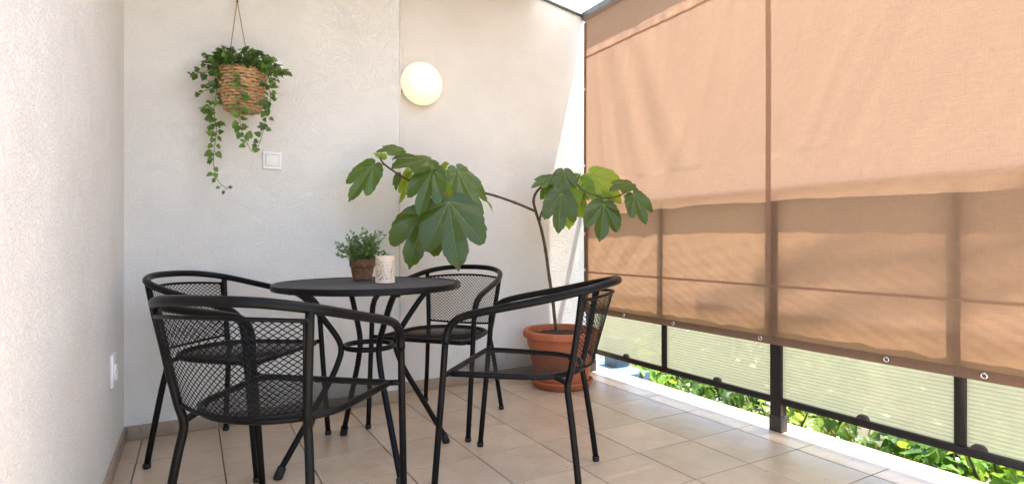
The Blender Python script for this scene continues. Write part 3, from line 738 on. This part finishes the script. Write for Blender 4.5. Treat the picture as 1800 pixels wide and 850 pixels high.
hb = empty('table_plant', (pp.x, pp.y, TZ + .08)); hb.scale = (1.32, 1.32, 1.2); prop(hb, 'bushy small-leaved green plant in the brown table pot', 'plant')
lm = MB(); sm = MB(); rv = random.Random(8)
for k in range(64):
    a = rv.uniform(0, 2 * math.pi); el = R(rv.uniform(8, 88)); ln = rv.uniform(.055, .098) * (.72 + .35 * math.sin(el)) * 1.02
    d = Vector((math.cos(a) * math.cos(el), math.sin(a) * math.cos(el), math.sin(el)))
    b0 = Vector((rv.uniform(-.028, .028), rv.uniform(-.028, .028), 0)); p1 = b0 + d * ln * .55 + Vector((0, 0, .012)); p2 = b0 + d * ln + Vector((0, 0, .016))
    sp = cr([b0, p1, p2], 6); sm.tube(sp, .0008, 4)
    for i in range(2, len(sp)):
        for s in (-1, 1):
            q = Vector(sp[i]); dd = (d * .5 + d.cross(rvec(rv)).normalized() * .9)
            add_leaf(lm, OVAL, q, dd, Vector((0, 0, 1)) + rvec(rv) * .5, rv.uniform(.009, .017), .15)
    add_leaf(lm, OVAL, p2, d, Vector((0, -.5, 1)), .013)
prop(lm.build('foliage', M['herb'], hb, smooth=False), kind='stuff'); prop(sm.build('stems', M['twig'], hb), kind='stuff')

cp_ = on_table(677, 496.5); cd = empty('candle_holder', (cp_.x, cp_.y, TZ + .0005), R(-95)); prop(cd, 'cream ceramic candle holder with pierced pattern beside the table pot', 'candle holder')
na, nz = 150, 92; rr, hh = .0385, .108; keep = []
def pierced(a, t):
    u = a / (2 * math.pi) * 3 % 1 - .5; w = t
    if w < .10 or w > .88: return False
    r1 = math.hypot(u * 1.15, (w - .42) * .8)
    wob = .05 * math.sin(9 * u + 6 * w)
    if r1 < .36: return math.sin((r1 + wob) * 44) > .25 and abs(math.sin(7 * math.atan2(w - .42, u))) > .35
    return math.sin(40 * u + 12 * w) > .86 and math.sin(50 * w) > .2 and w < .8
v = []; f = []
for ly, r_ in ((0, rr), (1, rr - .0028)):
    for j in range(nz + 1):
        for i in range(na): a = 2 * math.pi * i / na; v.append((r_ * math.cos(a), r_ * math.sin(a), hh * j / nz))
off = na * (nz + 1)
hole = [[pierced(2 * math.pi * (i + .5) / na, (j + .5) / nz) for j in range(nz)] for i in range(na)]
for i in range(na):
    i2 = (i + 1) % na
    for j in range(nz):
        a, b_, c_, d_ = j * na + i, j * na + i2, (j + 1) * na + i2, (j + 1) * na + i
        if not hole[i][j]:
            f.append((a, b_, c_, d_)); f.append((a + off, d_ + off, c_ + off, b_ + off))
            if hole[i - 1][j]: f.append((a, d_, d_ + off, a + off))
            if hole[i2][j]: f.append((b_, b_ + off, c_ + off, c_))
            if j == nz - 1 or hole[i][j + 1]: f.append((d_, c_, c_ + off, d_ + off))
            if j == 0 or hole[i][j - 1]: f.append((a, a + off, b_ + off, b_))
MB().add(v, f).build('shell', M['ceramic'], cd, smooth=False)
MB().lathe([(.001, .001), (.035, .001), (.035, .005), (.001, .005)], 32).build('base', M['ceramic'], cd)
MB().lathe([(.0335, .006), (.0335, .098), (.032, .098), (.032, .006)], 40, closed=True).build('liner', M['hook'], cd, sharp=50)  # dark cylinder added so the pierced holes look shaded inside
MB().lathe([(.001, .006), (.021, .006), (.021, .045), (.019, .047), (.001, .045)], 24).build('candle', M['wax'], cd, sharp=50)

# ------------------------------------------------------------------ terracotta pot and fig
PX, PY = 2.000, 2.880
sa = empty('pot_saucer', (PX, PY, 0)); prop(sa, 'terracotta saucer under the big plant pot', 'saucer')
MB().lathe([(.001, .001), (.16, .001), (.168, .004), (.192, .040), (.196, .046), (.194, .052), (.187, .052), (.184, .046), (.162, .012), (.001, .012)], 72).build('dish', M['terracotta'], sa, sharp=60)
tp = empty('terracotta_pot', (PX, PY, .0125)); prop(tp, 'large terracotta flower pot on the floor in the corner', 'pot')
MB().lathe([(.001, 0), (.155, 0), (.162, .006), (.190, .15), (.203, .232), (.205, .236), (.211, .240), (.214, .262), (.216, .286), (.219, .291), (.232, .293), (.240, .300), (.242, .318), (.238, .334), (.230, .340), (.220, .340), (.213, .334), (.207, .30), (.200, .27), (.001, .27)], 96).build('pot_body', M['terracotta'], tp, sharp=35)
sv = MB(); n_ = 40
rv = random.Random(2)
for i in range(13):
    for k in range(n_):
        a = 2 * math.pi * k / n_; r_ = .204 * i / 12 + .0005; sv.v.append((r_ * math.cos(a), r_ * math.sin(a), .302 + rv.uniform(-.006, .007)))
for i in range(12):
    for k in range(n_): sv.f.append((i * n_ + k, i * n_ + (k + 1) % n_, (i + 1) * n_ + (k + 1) % n_, (i + 1) * n_ + k))
sv.build('soil', M['soil'], tp)

fig = empty('fig_tree', (PX, PY, .31)); prop(fig, 'fig tree with long thin branches and big lobed leaves in the corner', 'tree')
F0 = Vector(fig.location)
def br(name, pts, r0, r1, parent, m='bark', n=8):
    P = cr([p - F0 for p in pts], 7); rs_ = list(np.linspace(r0, r1, len(P)))
    for i in range(len(rs_)): rs_[i] *= 1 + .13 * (1 if i % 7 == 0 and 0 < i < len(rs_) - 1 else 0)
    return MB().tube(P, rs_, n).build(name, M[m], parent)
tr_ = br('trunk', [at(977, 580, 3.48), at(972, 530, 3.48), at(966, 490, 3.47), at(959, 440, 3.46), at(952, 405, 3.46), at(943, 375, 3.45), at(938, 355, 3.44), at(941, 341, 3.43), at(950, 329, 3.42)], .0108, .0075, fig)
br('branch', [at(941, 371, 3.447), at(905, 356, 3.38), at(870, 344, 3.28), at(845, 338, 3.2), at(800, 331, 3.08), at(765, 327, 3.0), at(726, 320, 2.90), at(700, 306, 2.86), at(676, 289, 2.82), at(667, 277, 2.81)], .0082, .0042, fig)
br('branch', [at(948, 392, 3.455), at(951, 376, 3.43), at(958, 363, 3.40), at(975, 345, 3.36)], .007, .005, fig)
br('branch', [at(950, 329, 3.42), at(965, 318, 3.42), at(990, 305, 3.44), at(1013, 308, 3.45), at(1030, 314, 3.47)], .007, .005, fig)
br('branch', [at(975, 345, 3.36), at(1000, 330, 3.37), at(1013, 324, 3.38), at(1027, 336, 3.38), at(1050, 344, 3.38), at(1062, 348, 3.37), at(1083, 346, 3.35), at(1105, 335, 3.33), at(1115, 325, 3.32)], .0062, .0035, fig)
br('branch', [at(1013, 323, 3.38), at(1017, 312, 3.37), at(1021, 304, 3.37)], .0042, .003, fig)
br('branch', [at(726, 320, 2.90), at(745, 312, 2.88), at(775, 300, 2.84), at(779, 290, 2.83)], .0045, .003, fig, 'twig')

def fig_leaf(Jp, Jd, Tp, Td, nrm, w=1.0, kind='fig', lob=1.0, curl=.12, pet=None, seed=0, skew=0):
    """lobed fig leaf; J = petiole junction, T = tip of the middle lobe"""
    r = random.Random(seed); J = at(*Jp, Jd); T = at(*Tp, Td); ln = (T - J).length
    x, y, z = leaf_frame(T - J, nrm)
    # outline as polar radius from the junction: angle from the tip direction
    sd = .80 - .22 * lob
    key = [(0, 1.04), (3, .985), (8, .92), (14, .82), (16.5, .72 + .08 * (1 - lob)), (19, sd), (21.5, .68 + .10 * (1 - lob)), (25, .77), (31, .83), (37, .82), (45, .75), (56, .63), (72, .50), (90, .38), (112, .28), (138, .19), (160, .12), (180, .04)]
    def rad(a):
        a = abs(a)
        for i in range(len(key) - 1):
            if key[i][0] <= a <= key[i + 1][0]:
                t = (a - key[i][0]) / (key[i + 1][0] - key[i][0]); t = t * t * (3 - 2 * t) if i > 1 else t
                return key[i][1] + (key[i + 1][1] - key[i][1]) * t
        return .03
    angs = [-180 + 5 * q for q in range(24)] + [-60 + 1.5 * q for q in range(80)] + [60 + 5 * q for q in range(24)]
    na_, nr = len(angs), 9; V = [(0, 0, 0)]; Fc = []
    ph = r.uniform(0, 6); axes = [0, 33, -33, 78, -78]
    def zz(px_, py_):
        rr_ = math.hypot(px_, py_); a = math.degrees(math.atan2(px_, py_))
        da = min(abs(a - q) for q in axes)
        return -curl * (1.1 * py_ * abs(py_) + 1.1 * px_ * px_) + .16 * rr_ * min(da, 20) / 20 * .55 * (1 if da < 40 else .8) + .018 * math.sin(9 * px_ + ph) * math.sin(8 * py_ + ph)
    for i in range(1, nr + 1):
        for k in range(na_):
            a = angs[k]; rr_ = rad(a) * (1 + .012 * math.sin(a * .9 + ph) + .012 * math.sin(a * 2.1)) * i / nr
            px_, py_ = math.sin(R(a)) * rr_ * w, math.cos(R(a)) * rr_
            px_ += skew * py_ * py_
            V.append((px_, py_, zz(px_, py_)))
    for k in range(na_): Fc.append((0, 1 + (k + 1) % na_, 1 + k))
    for i in range(nr - 1):
        for k in range(na_):
            a, b_ = 1 + i * na_ + k, 1 + i * na_ + (k + 1) % na_; Fc.append((a, b_, b_ + na_, a + na_))
    Mx = lambda p: tuple(J - F0 + (x * p[0] + y * p[1] + z * p[2]) * ln)
    lf = MB().add([Mx(p) for p in V], Fc).build('leaf', M[kind], fig)
    vm = MB()
    for ax, L_ in ((0, .95), (33, .74), (-33, .74), (78, .40), (-78, .40)):
        P = []
        for q in range(9):
            t = L_ * q / 8; px_, py_ = math.sin(R(ax)) * t * w, math.cos(R(ax)) * t; px_ += skew * py_ * py_; P.append(Mx((px_, py_, zz(px_, py_) + .003)))
        vm.tube(P, [ln * .0085 * (1 - .8 * q / 8) for q in range(9)], 4, caps=False, flat=1)
        if abs(ax) < 60:
            for q in range(2, 8, 2):
                for s in (-1, 1):
                    t0 = L_ * q / 9; P2 = []
                    for h in range(4):
                        tt = h / 3 * .19 * (1 - .45 * q / 9) * (1.2 if ax == 0 else .8)
                        aa = ax + s * 48; px_ = (math.sin(R(ax)) * t0 + math.sin(R(aa)) * tt) * w; py_ = math.cos(R(ax)) * t0 + math.cos(R(aa)) * tt
                        rr_ = math.hypot(px_ / w, py_)
                        if rr_ > rad(math.degrees(math.atan2(px_ / w, py_))) * .97: break
                        px_ += skew * py_ * py_; P2.append(Mx((px_, py_, zz(px_, py_) + .0015)))
                    if len(P2) > 1: vm.tube(P2, ln * .0019, 3, caps=False)
    vm.build('veins', M['vein'], lf)
    if pet:
        P = cr([at(*pet[0], pet[1]), (at(*pet[0], pet[1]) + J) / 2 + Vector((0, 0, .008)), J], 5)
        MB().tube([p - np.array(F0) for p in P], .0026, 6).build('petiole', M['twig'], fig)
CAMV = Vector((-.35, -.85, .0))
def nv_(a=0, b=0): return Vector((-.35 + a, -.85, b))
# left cluster, over the table
fig_leaf((657, 291), 2.80, (612, 349), 2.74, nv_(-.1, .35), .70, lob=.75, pet=((676, 290), 2.82), seed=1)
fig_leaf((706, 264), 2.80, (663, 262), 2.72, nv_(0, .8), .62, lob=.35, pet=((690, 282), 2.815), seed=2)
fig_leaf((754, 281), 2.86, (692, 281), 2.70, nv_(.0, 1.3), .98, lob=.15, pet=((772, 300), 2.85), seed=3, curl=.2)
fig_leaf((718, 303), 2.93, (707, 358), 2.92, nv_(.9, .1), .55, 'fig_young', lob=.4, pet=((712, 312), 2.88), seed=4)
fig_leaf((700, 306), 2.93, (694, 334), 2.92, nv_(-.9, .1), .6, 'fig', lob=.3, seed=14)
fig_leaf((760, 299), 2.80, (735, 374), 2.72, nv_(-.25, -.1), .74, lob=.9, pet=((774, 300), 2.85), seed=5)
fig_leaf((804, 301), 2.90, (852, 382), 2.84, nv_(.3, .9), .66, lob=.8, pet=((782, 299), 2.87), seed=6)
fig_leaf((744, 376), 2.88, (720, 466), 2.80, nv_(-.1, -.3), .95, 'fig', lob=1.1, pet=((768, 334), 2.93), seed=7)
fig_leaf((788, 356), 2.80, (806, 467), 2.70, nv_(0, .3), .94, lob=.9, pet=((780, 318), 2.90), seed=8)
fig_leaf((780, 324), 2.94, (796, 366), 2.93, nv_(0, -.1), 1.15, 'fig_young', lob=.2, pet=((778, 316), 2.92), seed=9)
fig_leaf((776, 293), 2.83, (789, 287), 2.81, nv_(0, .6), 1.0, 'fig_young', lob=.3, seed=10)
fig_leaf((780, 300), 2.86, (788, 315), 2.85, nv_(0, .1), .9, 'fig_young', lob=.3, seed=11)
fig_leaf((847, 340), 3.16, (872, 374), 3.15, nv_(1.4, .0), .35, 'fig_young', lob=.3, seed=12)
fig_leaf((672, 277), 2.83, (656, 268), 2.82, nv_(0, .5), .5, 'fig_young', lob=.2, seed=13)
fig_leaf((677, 279), 2.85, (669, 268), 2.84, nv_(0, .3), .9, 'fig_young', lob=.2, seed=15)
# right cluster, by the screen
fig_leaf((970, 312), 3.40, (935, 326), 3.33, nv_(-.3, .8), .62, lob=.5, pet=((958, 322), 3.42), seed=21)
fig_leaf((970, 316), 3.44, (960, 366), 3.40, nv_(-.7, .2), .62, lob=.5, pet=((958, 322), 3.42), seed=22)
fig_leaf((991, 301), 3.36, (995, 340), 3.28, nv_(0, .7), .9, lob=.25, pet=((1005, 306), 3.44), seed=23)
fig_leaf((986, 340), 3.30, (983, 406), 3.23, nv_(0, .2), .86, lob=.9, pet=((985, 334), 3.37), seed=24)
fig_leaf((1000, 338), 3.38, (1002, 400), 3.36, nv_(0, .0), .95, 'fig_young', lob=.3, pet=((990, 336), 3.37), seed=25)
fig_leaf((976, 322), 3.42, (980, 362), 3.41, nv_(0, .1), 1.0, 'fig_young', lob=.2, seed=35)
fig_leaf((1038, 308), 3.47, (1093, 353), 3.42, nv_(.05, .2), .92, 'fig_young', lob=.5, pet=((1028, 313), 3.47), seed=26)
fig_leaf((1020, 312), 3.45, (1012, 362), 3.43, nv_(0, .1), 1.0, 'fig_young', lob=.3, pet=((1018, 309), 3.45), seed=27)
fig_leaf((1034, 318), 3.44, (1030, 352), 3.43, nv_(.2, .1), .9, 'fig_young', lob=.3, seed=36)
fig_leaf((1061, 359), 3.30, (1057, 420), 3.23, nv_(.05, .2), 1.0, lob=.9, pet=((1062, 347), 3.37), seed=28)
fig_leaf((1114, 343), 3.28, (1137, 391), 3.22, nv_(0, .25), .82, lob=.85, pet=((1112, 328), 3.32), seed=29)
fig_leaf((1108, 323), 3.31, (1073, 331), 3.22, nv_(-.1, .9), .7, lob=.3, pet=((1112, 328), 3.32), seed=30)
fig_leaf((1105, 321), 3.34, (1126, 340), 3.30, nv_(.5, .6), .45, lob=.2, seed=31)
fig_leaf((1027, 342), 3.40, (1024, 374), 3.40, nv_(1.0, 0), .5, lob=.1, seed=32)
fig_leaf((1056, 343), 3.44, (1074, 368), 3.42, nv_(0, .1), 1.0, 'fig_young', lob=.3, seed=33)
fig_leaf((1098, 344), 3.38, (1108, 352), 3.37, nv_(0, .3), .7, 'fig_young', lob=.1, seed=34)

# ------------------------------------------------------------------ outside: ledge and shrubs
lg = empty('blue_ledge', (2.72, 2.95, -.6)); prop(lg, 'blue-grey painted ledge outside the railing beside the pot', 'ledge')
MB().box(-.15, .06, -.03, .5, 0, .590).build('plinth', M['blue'], lg, bevel=.006)
MB().box(-.08, .03, .16, .3, .590, .80).build('pier', M['blue'], lg, bevel=.006)
rv = random.Random(21)
def shrub(x, y, h, rad_, n, label, m, seed):
    r = random.Random(seed); o = empty('leafy_shrub', (x, y, -.62)); prop(o, label, 'shrub', 'shrubs outside the railing')
    lf = MB()
    for k in range(9):
        a = r.uniform(0, 6.28); e = Vector((math.cos(a) * rad_ * r.uniform(.3, .9), math.sin(a) * rad_ * r.uniform(.3, .9), h * r.uniform(.7, 1.02)))
        pts = cr([(0, 0, 0), e * .45 + Vector((r.uniform(-.06, .06), r.uniform(-.06, .06), h * .12)), e], 6)
        MB().tube(pts, list(np.linspace(.012, .004, len(pts))), 6).build('stem', M['stem'], o)
        for i in range(n // 9):
            t = r.uniform(.15, 1); p = Vector(pts[int(t * (len(pts) - 1))]) + rvec(r) * rad_ * .23
            p.z = max(.02, p.z)
            add_leaf(lf, r.choice((HEART, OVAL, IVY)), p, rvec(r) + Vector((-.2, -.1, -.3)), Vector((-.15, -.1, .8)) + rvec(r) * .45, r.uniform(.03, .095), .22, .2)
    prop(lf.build('foliage', M[m], o, smooth=False), kind='stuff'); return o
SH = [(2.98, 2.95, .62, 'sunlit shrub beside the blue-grey ledge, seen under the railing'),
      (2.92, 2.50, .70, 'shrub under the railing between the thin mullion and the thick post'),
      (3.00, 2.02, .62, 'shrub seen right beside the thick black post, under the bottom rail'),
      (2.95, 1.50, .66, 'shrub under the railing right of the thick post, below the big eyelet'),
      (3.00, 1.00, .70, 'rightmost shrub under the railing, at the picture edge')]
SH += [(x, y, h, 'green shrub behind the front row, glimpsed past the railing panels') for x, y, h in
       ((3.45, 2.75, .85), (3.5, 2.1, .95), (3.5, 1.35, .9), (4.15, 2.6, 1.2), (4.2, 1.6, 1.25), (3.2, 3.5, .8), (3.9, 3.5, 1.0), (4.9, 3.0, 1.5), (5.0, 1.6, 1.6))]
for k, (x, y, h, lab) in enumerate(SH):
    o = shrub(x, y, h, .36 if x < 3.3 else .5, 560 if x < 3.3 else 700, lab, ('shrub', 'shrub_d', 'shrub_y', 'shrub_d')[k % 4], 100 + k)
    if k >= 5: o['group'] = 'shrubs behind the front row'
# a young tree whose twigs reach towards the screen and shade its lower half
ts = empty('young_tree', (4.7, .1, -.62)); prop(ts, 'young tree outside whose twigs shade the lower screen', 'tree')
lf = MB(); rv = random.Random(4); o = Vector(ts.location)
tk = cr([Vector(q) - o for q in ((4.7, .1, -.62), (4.66, .14, .8), (4.6, .16, 2.2), (4.62, .2, 3.6), (4.55, .2, 4.9))], 6)
MB().tube(tk, list(np.linspace(.055, .022, len(tk))), 10).build('trunk', M['stem'], ts)
def tw(dz, r_, y1=1.63, z1=0.0): return ((4.6, .2, 3.9), (3.42 + dz / 4, -.2, 4.8), (3.2645 + dz / 4, .72, 4.5), (3.34 + dz / 4 + z1, y1, 4.5), r_)
for (*pts_, r_) in (tw(-.05, .013, 1.5, -.01), tw(.09, .016, 1.85, .0), tw(.24, .014, 1.7, .012),
                    ((4.6, .2, 4.2), (4.9, 1.0, 4.8), (4.9, 1.9, 5.2), .014), ((4.6, .2, 4.4), (5.2, -.5, 5.0), (5.6, -1.2, 5.3), .014), ((4.55, .2, 4.8), (4.5, .3, 5.3), (4.6, .2, 5.9), .014)):
    P = cr([Vector(q) - o for q in pts_], 12); c_ = pts_[-1]
    MB().tube(P, list(np.linspace(r_ * 1.5, r_ * .6, len(P))), 7).build('branch', M['stem'], ts)
    near = c_[0] < 3.8
    for i in range(0 if near else 420):
        p = Vector(P[int(rv.uniform(.4, 1) * (len(P) - 1))]) + rvec(rv) * .28
        add_leaf(lf, OVAL, p, rvec(rv), Vector((0, 0, 1)) + rvec(rv) * .4, rv.uniform(.05, .09), .2, .2)
prop(lf.build('crown', M['shrub'], ts, smooth=False), kind='stuff')
